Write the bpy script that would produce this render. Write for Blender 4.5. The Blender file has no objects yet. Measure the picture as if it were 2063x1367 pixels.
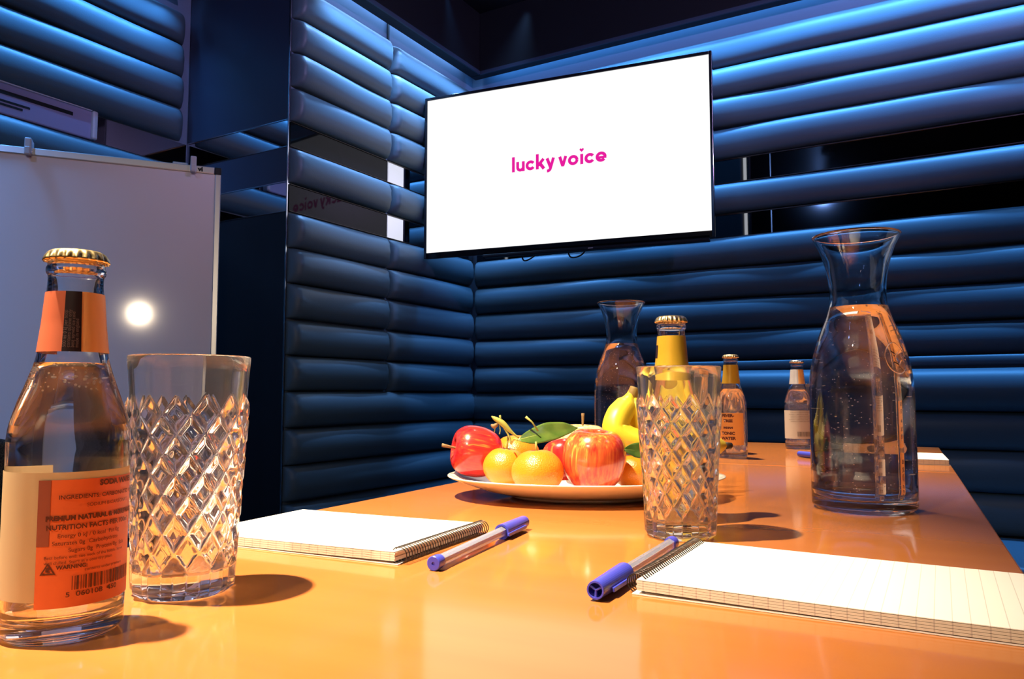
import bpy, bmesh, math, random
from mathutils import Vector, Matrix
random.seed(7)
PI = math.pi
sc = bpy.context.scene
COL = sc.collection

# ------------------------------------------------------------------ camera, world, exposure, lights
cam_d = bpy.data.cameras.new('camera'); cam = bpy.data.objects.new('camera', cam_d); COL.objects.link(cam)
cam_d.sensor_width = 36; cam_d.lens = 36 * 1540 / 2063; cam_d.clip_start = 0.02
cam.location = (0, 0, 0.867)
cam.rotation_euler = (math.radians(90 + 4.067), 0, math.radians(30.337))
sc.camera = cam
world = bpy.data.worlds.new('world'); sc.world = world; world.use_nodes = True
world.node_tree.nodes['Background'].inputs[0].default_value = (0.25, 0.3, 0.6, 1)
world.node_tree.nodes['Background'].inputs[1].default_value = 0.015
sc.view_settings.view_transform = 'Standard'; sc.view_settings.look = 'None'
sc.view_settings.exposure = 0; sc.view_settings.gamma = 1; sc.view_settings.use_curve_mapping = False
sc.cycles.max_bounces = 16; sc.cycles.transmission_bounces = 16; sc.cycles.glossy_bounces = 8
sc.cycles.diffuse_bounces = 4; sc.cycles.transparent_max_bounces = 16
sc.cycles.caustics_refractive = True; sc.cycles.caustics_reflective = True
sc.cycles.blur_glossy = 0.6; sc.cycles.sample_clamp_indirect = 15
sc.cycles.use_denoising = True

BLUE = (0.09, 0.38, 1.0); PERI = (0.22, 0.48, 1.0); VIOLET = (0.42, 0.30, 1.0); WARM = (1.0, 0.80, 0.56)
def spot(name, loc, target, watts, col, deg, blend, rad):
    d = bpy.data.lights.new(name, 'SPOT'); d.energy = watts; d.color = col
    d.spot_size = math.radians(deg); d.spot_blend = blend; d.shadow_soft_size = rad
    o = bpy.data.objects.new(name, d); COL.objects.link(o); o.location = loc
    o.rotation_euler = (Vector(target) - Vector(loc)).to_track_quat('-Z', 'Y').to_euler()
    return o
def area(name, loc, target, watts, col, sx, sy, spread=180, along=None):
    d = bpy.data.lights.new(name, 'AREA'); d.energy = watts; d.color = col
    d.shape = 'RECTANGLE'; d.size = sx; d.size_y = sy; d.spread = math.radians(spread)
    o = bpy.data.objects.new(name, d); COL.objects.link(o)
    z = -(Vector(target) - Vector(loc)).normalized(); x = Vector(along or (1, 0, 0)).normalized()
    x = (x - z * x.dot(z)).normalized(); y = z.cross(x)
    o.matrix_world = Matrix(((x.x, y.x, z.x, loc[0]), (x.y, y.y, z.y, loc[1]), (x.z, y.z, z.z, loc[2]), (0, 0, 0, 1)))
    return o
XA, YB, XA2, YC = -1.844, 2.80, -2.347, 1.72       # wall planes
XR, YN, ZC = 1.55, -2.4, 2.52                      # right wall, near wall, ceiling
# warm ceiling spots over the table
spot('table_spotlight', (-0.72, 0.05, 2.40), (-0.52, 0.44, 0.75), 720, WARM, 41, 1.0, 0.022)
spot('table_spotlight', (-0.72, 1.55, 2.40), (-0.42, 1.45, 0.75), 420, WARM, 48, 1.0, 0.022)
spot('board_spotlight', (1.38, -1.48, 1.865), (-1.946, 1.293, 1.087), 75, WARM, 26, 1.0, 0.03)
spot('table_spotlight', (-0.55, -1.35, 2.46), (-0.30, 0.75, 0.75), 130, WARM, 40, 1.0, 0.03)
# blue tape in the gap behind the cornice bars and under the bars (louvred, shining down)
def tape(x, y, L_, along, nx, ny, col, w1, w2, w3):
    area('cove_tape', (x + nx * .024, y + ny * .024, 2.335), (x + nx * .03, y + ny * .03, 0), w1, col, L_, .03, 150, along)
    area('bar_tape', (x + nx * .098, y + ny * .098, 2.241), (x + nx * .060, y + ny * .060, 1.2), w2, col, L_, .022, 85, along)
    area('wall_washer', (x + nx * .34, y + ny * .34, 2.49), (x + nx * .05, y + ny * .05, 1.6), w3, col, L_, .03, 60, along)
tape((XA + XR) / 2, YB, XR - XA - .2, (1, 0, 0), 0, -1, BLUE, 9, 34, 5)
tape(XA, (YC + YB) / 2, YB - YC - .2, (0, 1, 0), 1, 0, PERI, 2.4, 11, 3)
tape(XA2, .3, 2.6, (0, 1, 0), 1, 0, BLUE, 5, 22, 2.5)
# violet room light, and blue fill spots added unseen to brighten the lower rolls
spot('violet_fill', (0.9, 1.0, 2.45), (0.0, 1.9, 0.9), 5, VIOLET, 110, .6, .03)
spot('blue_fill', (1.2, 1.3, 2.45), (0.5, 2.8, 1.1), 16, (0.06, 0.30, 1.0), 90, .9, .03)
spot('blue_fill', (-0.9, -0.9, 2.45), (-1.7, 1.8, 1.2), 26, (0.22, 0.42, 1.0), 80, .8, .03)

spot('violet_fill', (1.0, 0.9, 2.36), (-1.1, 2.8, 2.12), 210, (.60, .46, 1.0), 84, .8, .025)  # violet fill added out of view to lift the undersides of the upper rolls

# ------------------------------------------------------------------ materials
def mat(name, col, rough=.5, metal=0., **k):
    m = bpy.data.materials.new(name); m.use_nodes = True
    b = m.node_tree.nodes['Principled BSDF']
    b.inputs['Base Color'].default_value = (*col, 1); b.inputs['Roughness'].default_value = rough
    b.inputs['Metallic'].default_value = metal
    for n, v in k.items():
        b.inputs[n.replace('_', ' ')].default_value = v if not isinstance(v, tuple) else (*v, 1)
    return m
def nodes(m): return m.node_tree.nodes, m.node_tree.links, m.node_tree.nodes['Principled BSDF']
def add_bump(m, scale, strength, dist=.001, detail=4, kind='NOISE', stretch=None):
    N, L, b = nodes(m)
    tc = N.new('ShaderNodeTexCoord'); mp = N.new('ShaderNodeMapping'); L.new(tc.outputs['Object'], mp.inputs[0])
    if stretch: mp.inputs['Scale'].default_value = stretch
    if kind == 'NOISE':
        t = N.new('ShaderNodeTexNoise'); t.inputs['Scale'].default_value = scale; t.inputs['Detail'].default_value = detail; out = t.outputs['Fac']
    else:
        t = N.new('ShaderNodeTexVoronoi'); t.inputs['Scale'].default_value = scale; out = t.outputs['Distance']
    L.new(mp.outputs[0], t.inputs['Vector'])
    bp = N.new('ShaderNodeBump'); bp.inputs['Strength'].default_value = strength; bp.inputs['Distance'].default_value = dist
    L.new(out, bp.inputs['Height']); L.new(bp.outputs[0], b.inputs['Normal']); return m
def add_mottle(m, cols, scale, detail=4, stretch=None, rough=None):
    """noise driven colour ramp; cols = [(pos, rgb), ...]"""
    N, L, b = nodes(m)
    tc = N.new('ShaderNodeTexCoord'); mp = N.new('ShaderNodeMapping'); L.new(tc.outputs['Object'], mp.inputs[0])
    if stretch: mp.inputs['Scale'].default_value = stretch
    t = N.new('ShaderNodeTexNoise'); t.inputs['Scale'].default_value = scale; t.inputs['Detail'].default_value = detail
    L.new(mp.outputs[0], t.inputs['Vector'])
    r = N.new('ShaderNodeValToRGB'); L.new(t.outputs['Fac'], r.inputs[0])
    e = r.color_ramp.elements
    while len(e) < len(cols): e.new(.5)
    for i, (p, c) in enumerate(cols): e[i].position = p; e[i].color = (*c, 1)
    L.new(r.outputs[0], b.inputs['Base Color']); return m
M = {}
M['leather'] = add_bump(mat('teal_leather', (.052, .085, .105), .45, Specular_IOR_Level=.3), 260, .25, .0008, 5)
M['wallpaint'] = add_bump(mat('blue_grey_wall', (.10, .14, .20), .6), 60, .15)
M['navy'] = mat('navy_panel', (.022, .028, .050), .45)
M['black'] = mat('black_satin', (.006, .006, .008), .5, Specular_IOR_Level=.3)
M['blackgloss'] = mat('black_gloss', (.006, .006, .008), .06)
M['darkglass'] = mat('dark_glass', (.004, .006, .006), .03, IOR=1.32, Specular_IOR_Level=.22)
M['mirror'] = mat('tinted_mirror', (.62, .66, .70), .02, 1.)
M['smoke'] = mat('smoked_mirror', (.30, .31, .34), .04, 1.)
M['chrome'] = mat('brushed_steel_trim', (.55, .58, .62), .2, 1.)
M['ceiling'] = mat('black_ceiling', (.010, .012, .022), .38)
M['floor'] = add_mottle(mat('dark_carpet', (.03, .03, .035), .9), [(.3, (.02, .02, .025)), (.7, (.05, .05, .06))], 40)
M['white_frame'] = mat('white_frame', (.62, .62, .66), .35)
M['vent'] = mat('lilac_white_plastic', (.30, .26, .42), .4)
M['slot'] = mat('slot_black', (.004, .004, .006), .8)
M['board'] = mat('whiteboard_enamel', (.84, .77, .80), .075, IOR=1.4)
M['alu'] = mat('anodised_aluminium', (.60, .60, .62), .3, .75)
M['greyplastic'] = mat('grey_plastic', (.50, .48, .52), .4)
M['laminate'] = mat('orange_brown_laminate', (.42, .145, .034), .10, IOR=1.36)
add_mottle(M['laminate'], [(.25, (.42, .140, .032)), (.75, (.45, .155, .038))], 3.0, 5, (1, 14, 1))
M['edge'] = mat('dark_edge_band', (.12, .045, .02), .35)
M['tvframe'] = mat('tv_bezel_gloss_black', (.008, .008, .010), .12)
M['screen'] = mat('screen_white', (0, 0, 0), .3); nodes(M['screen'])[2].inputs['Emission Color'].default_value = (1, 1, 1, 1); nodes(M['screen'])[2].inputs['Emission Strength'].default_value = 1.05
M['logo'] = mat('logo_magenta', (0, 0, 0), .4); nodes(M['logo'])[2].inputs['Emission Color'].default_value = (.80, .008, .33, 1); nodes(M['logo'])[2].inputs['Emission Strength'].default_value = 1.0
M['badge'] = mat('badge_grey', (.45, .45, .48), .4)
M['paper'] = mat('paper', (.86, .83, .76), .7)
M['card'] = mat('backing_card', (.80, .78, .74), .5)
M['wire'] = mat('dark_wire', (.05, .04, .035), .35, .8)
M['porcelain'] = mat('cream_porcelain', (.84, .80, .70), .12, Coat_Weight=.3)
def glassy(name, col, ior, tr, haze):
    m = mat(name, col, 0.0, IOR=ior, Transmission_Weight=1.); N, L, b = nodes(m); out = N['Material Output']
    t = N.new('ShaderNodeBsdfTransparent'); d = N.new('ShaderNodeBsdfTranslucent'); d2 = N.new('ShaderNodeBsdfDiffuse')
    m1 = N.new('ShaderNodeMixShader'); m2 = N.new('ShaderNodeMixShader'); m3 = N.new('ShaderNodeMixShader')
    m1.inputs[0].default_value = tr; m2.inputs[0].default_value = haze; m3.inputs[0].default_value = .5
    L.new(b.outputs[0], m1.inputs[1]); L.new(t.outputs[0], m1.inputs[2]); L.new(d.outputs[0], m3.inputs[1]); L.new(d2.outputs[0], m3.inputs[2])
    L.new(m1.outputs[0], m2.inputs[1]); L.new(m3.outputs[0], m2.inputs[2]); L.new(m2.outputs[0], out.inputs['Surface']); return m
M['glass'] = glassy('clear_glass', (1, 1, 1), 1.5, .03, .0)
M['crystal'] = glassy('cut_crystal', (1, 1, 1), 1.52, .04, .018)
M['water'] = glassy('water', (1, 1, 1), 1.333, .03, .0)
M['tonic'] = glassy('pale_mixer', (1, .97, .90), 1.333, .05, .0)
M['bubble'] = mat('bubble', (1, 1, 1), 0.0, IOR=1.25, Transmission_Weight=.6)
M['goldcap'] = mat('gold_cap', (.80, .62, .32), .34, 1.)
M['silvercap'] = mat('pale_cap', (.62, .55, .45), .25, 1.)
M['label_orange'] = add_mottle(mat('orange_label', (.75, .16, .05), .45), [(.3, (.62, .13, .05)), (.7, (.82, .20, .06))], 25)
M['label_dark'] = mat('dark_label', (.02, .010, .014), .4)
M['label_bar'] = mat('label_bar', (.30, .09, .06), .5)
M['label_amber'] = mat('amber_label', (.80, .38, .10), .4)
M['neck_amber'] = mat('pale_amber_neck', (.88, .52, .22), .35)
M['label_pink'] = mat('coral_label', (.62, .16, .08), .35)
M['label_gold'] = mat('gold_label', (.60, .36, .03), .32, .25)
M['label_grey'] = mat('grey_label', (.46, .42, .36), .5)
M['label_silver'] = mat('silver_neck_label', (.55, .55, .55), .35, .3)
M['print'] = mat('label_print', (.10, .025, .015), .6)
M['printgrey'] = mat('grey_print', (.10, .08, .07), .6)
M['micro'] = mat('micro_print', (.16, .10, .10), .6)
M['penblue'] = mat('pen_blue', (.05, .06, .50), .28)
M['penclear'] = mat('pen_barrel', (.80, .80, .95), .08, IOR=1.4, Transmission_Weight=.75)
M['ink'] = mat('ink_tube', (.02, .02, .14), .3)
M['stem'] = mat('woody_stem', (.22, .13, .05), .7)
M['greenstem'] = mat('green_stem', (.28, .30, .07), .6)
M['bract'] = mat('green_bract', (.33, .33, .06), .6)
M['leaf'] = add_mottle(mat('leaf_green', (.07, .13, .02), .28), [(.3, (.045, .10, .015)), (.7, (.11, .17, .03))], 60)
M['vein'] = mat('leaf_vein', (.30, .34, .08), .5)
M['banana'] = add_mottle(mat('banana_yellow', (.80, .58, .03), .38), [(.0, (.30, .18, .03)), (.32, (.74, .50, .03)), (.6, (.85, .66, .04))], 35, 6)
M['bananatip'] = mat('banana_tip', (.03, .018, .01), .6)
M['crownbrown'] = mat('banana_crown', (.30, .20, .05), .6)
M['mandarin'] = add_bump(mat('mandarin_peel', (.84, .215, .012), .30), 700, .35, .0008, 2, 'VORONOI')
M['chair'] = add_mottle(mat('speckled_black_fabric', (.02, .02, .02), .9), [(.45, (.012, .012, .012)), (.6, (.09, .085, .06))], 500, 2)
def apple_mat(name, base, streak, yellow, bias):
    m = mat(name, base, .22, Coat_Weight=.25); N, L, b = nodes(m)
    tc = N.new('ShaderNodeTexCoord'); mp = N.new('ShaderNodeMapping'); mp.inputs['Scale'].default_value = (330, 330, 24)
    t = N.new('ShaderNodeTexNoise'); t.inputs['Scale'].default_value = 1.; t.inputs['Detail'].default_value = 5
    L.new(tc.outputs['Object'], mp.inputs[0]); L.new(mp.outputs[0], t.inputs['Vector'])
    t2 = N.new('ShaderNodeTexNoise'); t2.inputs['Scale'].default_value = 22; L.new(tc.outputs['Object'], t2.inputs['Vector'])
    ad = N.new('ShaderNodeMath'); ad.operation = 'ADD'; L.new(t.outputs['Fac'], ad.inputs[0]); L.new(t2.outputs['Fac'], ad.inputs[1])
    ml = N.new('ShaderNodeMath'); ml.operation = 'MULTIPLY'; ml.inputs[1].default_value = .5; L.new(ad.outputs[0], ml.inputs[0])
    r = N.new('ShaderNodeValToRGB'); L.new(ml.outputs[0], r.inputs[0]); e = r.color_ramp.elements
    e.new(.5); e[0].position = .36 + bias; e[0].color = (*yellow, 1); e[1].position = .46 + bias; e[1].color = (*base, 1); e[2].position = .62 + bias; e[2].color = (*streak, 1)
    L.new(r.outputs[0], b.inputs['Base Color']); return m
M['apple_red'] = apple_mat('red_apple_skin', (.60, .035, .022), (.40, .010, .018), (.78, .22, .04), -.03)
M['apple_mix'] = apple_mat('striped_apple_skin', (.66, .13, .03), (.46, .03, .018), (.80, .42, .08), -.035)
M['apple_yel'] = apple_mat('yellow_apple_skin', (.80, .52, .16), (.78, .28, .05), (.85, .72, .36), .06)
def ruled(m, axis, pitch, width, col):
    N, L, b = nodes(m); tc = N.new('ShaderNodeTexCoord'); s = N.new('ShaderNodeSeparateXYZ'); L.new(tc.outputs['Object'], s.inputs[0])
    a = N.new('ShaderNodeMath'); a.operation = 'PINGPONG'; a.inputs[1].default_value = pitch / 2; L.new(s.outputs[axis], a.inputs[0])
    c = N.new('ShaderNodeMath'); c.operation = 'LESS_THAN'; c.inputs[1].default_value = width / 2; L.new(a.outputs[0], c.inputs[0])
    mx = N.new('ShaderNodeMix'); mx.data_type = 'RGBA'; L.new(c.outputs[0], mx.inputs[0])
    mx.inputs[6].default_value = b.inputs['Base Color'].default_value; mx.inputs[7].default_value = (*col, 1)
    L.new(mx.outputs[2], b.inputs['Base Color']); return m
M['ruledpaper'] = ruled(mat('ruled_paper', (.86, .83, .76), .7), 0, .0078, .0004, (.60, .57, .52))
M['pageedge'] = ruled(mat('page_edges', (.66, .58, .48), .8), 0, .0078, .0007, (.50, .42, .36))
# cream label seen through the bottle: thin translucent paper
m = bpy.data.materials.new('cream_translucent_label'); m.use_nodes = True; N = m.node_tree.nodes; L = m.node_tree.links; N.clear()
o_ = N.new('ShaderNodeOutputMaterial'); mx = N.new('ShaderNodeMixShader'); d1 = N.new('ShaderNodeBsdfDiffuse'); d2 = N.new('ShaderNodeBsdfTranslucent')
d1.inputs[0].default_value = (.80, .66, .42, 1); d2.inputs[0].default_value = (.85, .68, .40, 1); mx.inputs[0].default_value = .45
L.new(d1.outputs[0], mx.inputs[1]); L.new(d2.outputs[0], mx.inputs[2]); L.new(mx.outputs[0], o_.inputs[0]); M['label_cream'] = m

# ------------------------------------------------------------------ mesh helpers
def link(name, me, parent=None, mt=None, loc=None, rot=None, smooth=False):
    o = bpy.data.objects.new(name, me); COL.objects.link(o)
    if mt is not None and not me.materials: me.materials.append(M[mt] if isinstance(mt, str) else mt)
    if parent: o.parent = parent
    if loc: o.location = loc
    if rot: o.rotation_euler = rot
    if smooth:
        for p in me.polygons: p.use_smooth = True
    return o
def py(name, verts, faces):
    me = bpy.data.meshes.new(name); me.from_pydata(verts, [], faces); me.update(); return me
def thing(name, label, cat, loc=(0, 0, 0), rotz=0, group=None, rot=None):
    o = bpy.data.objects.new(name, None); COL.objects.link(o); o.location = loc
    o.rotation_euler = rot or (0, 0, rotz); o.empty_display_size = .05
    o['label'] = label; o['category'] = cat
    if group: o['group'] = group
    return o
def struct(o): o['kind'] = 'structure'; return o
def box_me(x0, x1, y0, y1, z0, z1, bev=0., seg=2):
    bm = bmesh.new(); bmesh.ops.create_cube(bm, size=1)
    for v in bm.verts: v.co = Vector(((x0 + x1) / 2 + v.co.x * (x1 - x0), (y0 + y1) / 2 + v.co.y * (y1 - y0), (z0 + z1) / 2 + v.co.z * (z1 - z0)))
    if bev: bmesh.ops.bevel(bm, geom=list(bm.edges), offset=bev, segments=seg, profile=.5, affect='EDGES')
    me = bpy.data.meshes.new('box'); bm.to_mesh(me); bm.free(); return me
def box(name, x0, x1, y0, y1, z0, z1, mt, parent=None, bev=0.):
    return link(name, box_me(x0, x1, y0, y1, z0, z1, bev), parent, mt)
def lathe_me(prof, n=64, rfun=None, closed=True):
    """profile [(r,z)] from axis to axis -> solid of revolution. rfun(theta,i,r,z)->r"""
    V = []; F = []; idx = []
    for i, (r, z) in enumerate(prof):
        if r < 1e-7: idx.append(len(V)); V.append((0, 0, z))
        else:
            idx.append(len(V))
            for k in range(n):
                th = 2 * PI * k / n; rr = rfun(th, i, r, z) if rfun else r
                V.append((rr * math.cos(th), rr * math.sin(th), z))
    for i in range(len(prof) - 1):
        a, b = idx[i], idx[i + 1]; pa, pb = prof[i][0] < 1e-7, prof[i + 1][0] < 1e-7
        if pa and pb: continue
        for k in range(n):
            k2 = (k + 1) % n
            if pa: F.append((a, b + k2, b + k))
            elif pb: F.append((a + k, a + k2, b))
            else: F.append((a + k, a + k2, b + k2, b + k))
    return py('lathe', V, F)
def fixn(me):
    bm = bmesh.new(); bm.from_mesh(me); bmesh.ops.recalc_face_normals(bm, faces=bm.faces); bm.to_mesh(me); bm.free(); return me
def lathe(name, prof, mt, parent=None, n=64, rfun=None, loc=None, rot=None, smooth=True):
    return link(name, fixn(lathe_me(prof, n, rfun)), parent, mt, loc, rot, smooth)
def spline(pts, n):
    """Catmull-Rom through (r,z) tuples or 3-D points"""
    P = [Vector(p) for p in pts]; P = [P[0] * 2 - P[1]] + P + [P[-1] * 2 - P[-2]]; out = []
    for i in range(1, len(P) - 2):
        for k in range(n):
            t = k / n; a, b, c, d = P[i - 1], P[i], P[i + 1], P[i + 2]
            out.append(.5 * ((2 * b) + (c - a) * t + (2 * a - 5 * b + 4 * c - d) * t * t + (3 * b - a - 3 * c + d) * t ** 3))
    out.append(P[-2]); return out
def tube_me(pts, rad, n=8, caps=True, flat=None):
    pts = [Vector(p) for p in pts]; V = []; F = []; m = len(pts); up = Vector((0, 0, 1)); pr = None
    for i, p in enumerate(pts):
        t = (pts[min(i + 1, m - 1)] - pts[max(i - 1, 0)]).normalized()
        if pr is None: u = t.cross(up); u = u if u.length > .01 else t.cross(Vector((1, 0, 0)))
        else: u = pr - t * pr.dot(t)
        u.normalize(); pr = u; w = t.cross(u); r = rad(i / (m - 1)) if callable(rad) else rad
        for k in range(n):
            a = 2 * PI * k / n; f = (1 + .06 * math.cos(5 * a)) if flat else 1
            V.append(p + (u * math.cos(a) + w * math.sin(a)) * r * f)
    for i in range(m - 1):
        for k in range(n):
            F.append((i * n + k, i * n + (k + 1) % n, (i + 1) * n + (k + 1) % n, (i + 1) * n + k))
    if caps: F.append(tuple(range(n - 1, -1, -1))); F.append(tuple((m - 1) * n + k for k in range(n)))
    return py('tube', [tuple(v) for v in V], F)
def tube(name, pts, rad, mt, parent=None, n=8, flat=None, caps=True):
    return link(name, fixn(tube_me(pts, rad, n, caps, flat)), parent, mt, smooth=True)
def join_me(mes):
    bm = bmesh.new()
    for me in mes: bm.from_mesh(me)
    r = bpy.data.meshes.new('joined'); bm.to_mesh(r); bm.free(); return r
def text_me(s, size, bold=0., align='LEFT', sx=1.):
    c = bpy.data.curves.new('t', 'FONT'); c.body = s; c.size = size; c.offset = bold; c.align_x = align; c.resolution_u = 4
    o = bpy.data.objects.new('t', c); COL.objects.link(o); dg = bpy.context.evaluated_depsgraph_get()
    me = bpy.data.meshes.new_from_object(o.evaluated_get(dg)); bpy.data.objects.remove(o); bpy.data.curves.remove(c)
    for v in me.vertices: v.co.x *= sx
    return me
def copy_tree(o, label, loc, rot=None, group=None):
    c = o.copy(); COL.objects.link(c); c['label'] = label; c.location = loc
    if rot: c.rotation_euler = rot
    if group: c['group'] = group
    for ch in list(o.children):
        d = ch.copy(); COL.objects.link(d); d.parent = c
        for g in list(ch.children):
            e = g.copy(); COL.objects.link(e); e.parent = d
    return c

# ------------------------------------------------------------------ room shell
floor = struct(box('floor', XA2 - .2, XR + .1, YN - .1, YB + .1, -.06, 0, 'floor'))
ceil = struct(box('ceiling', XA2 - .2, XR + .1, YN - .1, YB + .1, ZC, ZC + .08, 'ceiling'))
w_far = struct(box('wall_far', XA - .06, XR + .1, YB, YB + .08, 0, ZC, 'wallpaint'))
w_col = struct(box('wall_left', XA - .06, XA, YC + .004, YB, 0, ZC, 'wallpaint'))
w_alc = struct(box('wall_alcove', XA2 - .06, XA2, YN, YC + .06, 0, ZC, 'wallpaint'))
w_ret = struct(box('wall_return', XA2, XA - .06, YC + .006, YC + .06, 0, ZC, 'black'))
w_right = struct(box('wall_right', XR, XR + .08, YN, YB, 0, ZC, 'wallpaint'))
w_near = struct(box('wall_near', XA2, XR, YN - .08, YN, 0, ZC, 'black'))

def roll_me(o, t, n, L, z0, z1, D, re0=.03, re1=.03, nu=None, seed=0, top_out=0.):
    """one padded channel: o origin on wall, t along, n towards the room"""
    rnd = random.Random(seed); nu = nu or max(14, int(L / .03)); nv = 16
    ph = [rnd.uniform(0, 6.28) for _ in range(6)]; V = []; F = []
    o = Vector(o); t = Vector(t); n = Vector(n); us = []
    k0 = 6
    for i in range(k0): us.append(re0 * (1 - math.cos(PI / 2 * i / k0)))
    for i in range(nu + 1): us.append(re0 + (L - re0 - re1) * i / nu)
    for i in range(k0 - 1, -1, -1): us.append(L - re1 * (1 - math.cos(PI / 2 * i / k0)))
    zc = (z0 + z1) / 2; hz = (z1 - z0) / 2
    for s in us:
        e = 1.
        if s < re0: e = math.sqrt(max(0, 1 - (1 - s / re0) ** 2))
        elif s > L - re1: e = math.sqrt(max(0, 1 - (1 - (L - s) / re1) ** 2))
        wob = .0035 * math.sin(s * 5.1 + ph[0]) + .002 * math.sin(s * 13 + ph[1]); sag = .0018 * math.sin(s * 3.7 + ph[2])
        nr = max(0, 1 - min(s, L - s) / .12)
        for j in range(nv + 1):
            f = PI * j / nv; c = math.cos(f)
            z = zc + hz * math.copysign(abs(c) ** .92, c) * (1 - .05 * nr * (1 - e) ) + sag
            pk = .0016 * nr * math.sin(j * 2.1 + ph[3]) * math.sin(s * 70 + ph[4])
            d = (D + wob) * math.sin(f) ** .62 * e + pk * e + top_out * (j / nv) * 0
            p = o + t * s + n * d; V.append((p.x, p.y, z))
    m = nv + 1
    for i in range(len(us) - 1):
        for j in range(nv): F.append((i * m + j, (i + 1) * m + j, (i + 1) * m + j + 1, i * m + j + 1))
    return fixn(py('roll', V, F))
def roll(parent, o, t, n, L, z0, z1, D=.048, re0=.03, re1=.03, seed=0, name='padded_roll'):
    return link(name, roll_me(o, t, n, L, z0 + .0015, z1 - .0015, D, re0, re1, seed=seed), parent, 'leather', smooth=True)
UP = [2.203, 2.090, 1.976, 1.861, 1.748]; MID = (1.660, 1.543); LOW = [1.448, 1.333, 1.218, 1.103, .989, .875]; LOW2 = [.875, .758, .641, .525, .41, .29, .17, .05]
def strip(parent, x0, x1, y0, y1, z0, z1, mt): box('mirror_strip', x0, x1, y0, y1, z0, z1, mt, parent)
sd = 1
# left wall: two panels with a joint at y = 2.212, continuous rolls below .875
ys = [(YC + .004, 2.208), (2.214, YB - .028)]
for a, b in ys:
    for zz in list(zip(UP[:-1], UP[1:])) + [MID] + list(zip(LOW[:-1], LOW[1:])):
        sd += 1; roll(w_col, (XA, a, 0), (0, 1, 0), (1, 0, 0), b - a, zz[1], zz[0], .046, .032, .03, sd)
for zz in zip(LOW2[:-1], LOW2[1:]):
    sd += 1; roll(w_col, (XA, YC + .004, 0), (0, 1, 0), (1, 0, 0), YB - .02 - YC, zz[1], zz[0], .048, .035, .02, sd)
for zz in ((1.664, 1.744), (1.452, 1.539)):
    strip(w_col, XA, XA + .006, YC + .004, 2.207, zz[0], zz[1], 'darkglass')
    strip(w_col, XA, XA + .006, 2.213, YB - .01, zz[0], zz[1], 'mirror')
    box('strip_edge', XA, XA + .008, 2.2072, 2.2090, zz[0], zz[1], 'chrome', w_col)
    for z in zz: box('strip_edge', XA, XA + .010, YC + .004, YB - .01, z - .0007, z + .0007, 'wire', w_col)
box('joint_batten', XA, XA + .006, 2.202, 2.212, 2.2, 2.30, 'black', w_col)
# return face with flat navy panels and mirror strips
for z0, z1, mt in ((1.752, 2.50, 'navy'), (1.548, 1.663, 'navy'), (.0, 1.452, 'black')):
    box('flat_panel', XA2 + .004, XA + .002, YC - .004, YC + .006, z0 + .002, z1 - .002, mt, w_ret)
for zz in ((1.663, 1.752), (1.452, 1.548)):
    strip(w_ret, XA2 + .004, XA + .002, YC - .002, YC + .006, zz[0] + .001, zz[1] - .001, 'mirror')
    for z in zz: box('strip_edge', XA2 + .004, XA + .002, YC - .005, YC + .002, z - .0015, z + .0015, 'chrome', w_ret)
box('corner_bead', XA + .001, XA + .005, YC - .005, YC - .001, .0, 2.50, 'chrome', w_ret)
# alcove wall
UP2 = [2.210, 2.098, 1.980, 1.866, 1.752]
for zz in list(zip(UP2[:-1], UP2[1:])) + [(1.660, 1.545)] + list(zip(LOW[:-1], LOW[1:])) + list(zip(LOW2[:-1], LOW2[1:])):
    sd += 1; roll(w_alc, (XA2, -1.2, 0), (0, 1, 0), (1, 0, 0), YC - .035 + 1.2, zz[1], zz[0], .048, .03, .045, sd)
for zz in ((1.664, 1.748), (1.452, 1.541)):
    strip(w_alc, XA2, XA2 + .006, -1.2, YC - .01, zz[0], zz[1], 'smoke')
# far wall
for zz in list(zip([z - .008 for z in UP[:-1]], [z - .008 for z in UP[1:]])) + [(1.643, 1.533)] + list(zip(LOW[:-1], LOW[1:])):
    sd += 1; roll(w_far, (XA + .03, YB, 0), (1, 0, 0), (0, -1, 0), XR - XA - .05, zz[1] - .006, zz[0] - .006, .046, .022, .03, sd)
for zz in zip(LOW2[:-1], LOW2[1:]):
    sd += 1; roll(w_far, (XA + .02, YB, 0), (1, 0, 0), (0, -1, 0), .95, zz[1] - .004, zz[0] - .004, .048, .02, .02, sd)
XJ = -.560
for zz in ((1.642, 1.730), (1.440, 1.524)):
    for a, b in ((XA + .03, XJ - .002), (XJ + .002, XR)): strip(w_far, a, b, YB - .006, YB, zz[0], zz[1], 'smoke')
    box('strip_edge', XJ - .002, XJ + .002, YB - .008, YB, zz[0], zz[1], 'chrome', w_far)
    for z in zz: box('strip_edge', XA + .03, XR, YB - .010, YB, z - .0015, z + .0015, 'wire', w_far)
# right and near walls, only seen in reflections
for zz in list(zip(UP[:-1], UP[1:])) + [MID] + list(zip(LOW[:-1], LOW[1:])):
    sd += 1; roll(w_right, (XR, YN + .1, 0), (0, 1, 0), (-1, 0, 0), YB - YN - .2, zz[1], zz[0], .046, .03, .03, sd)
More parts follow.
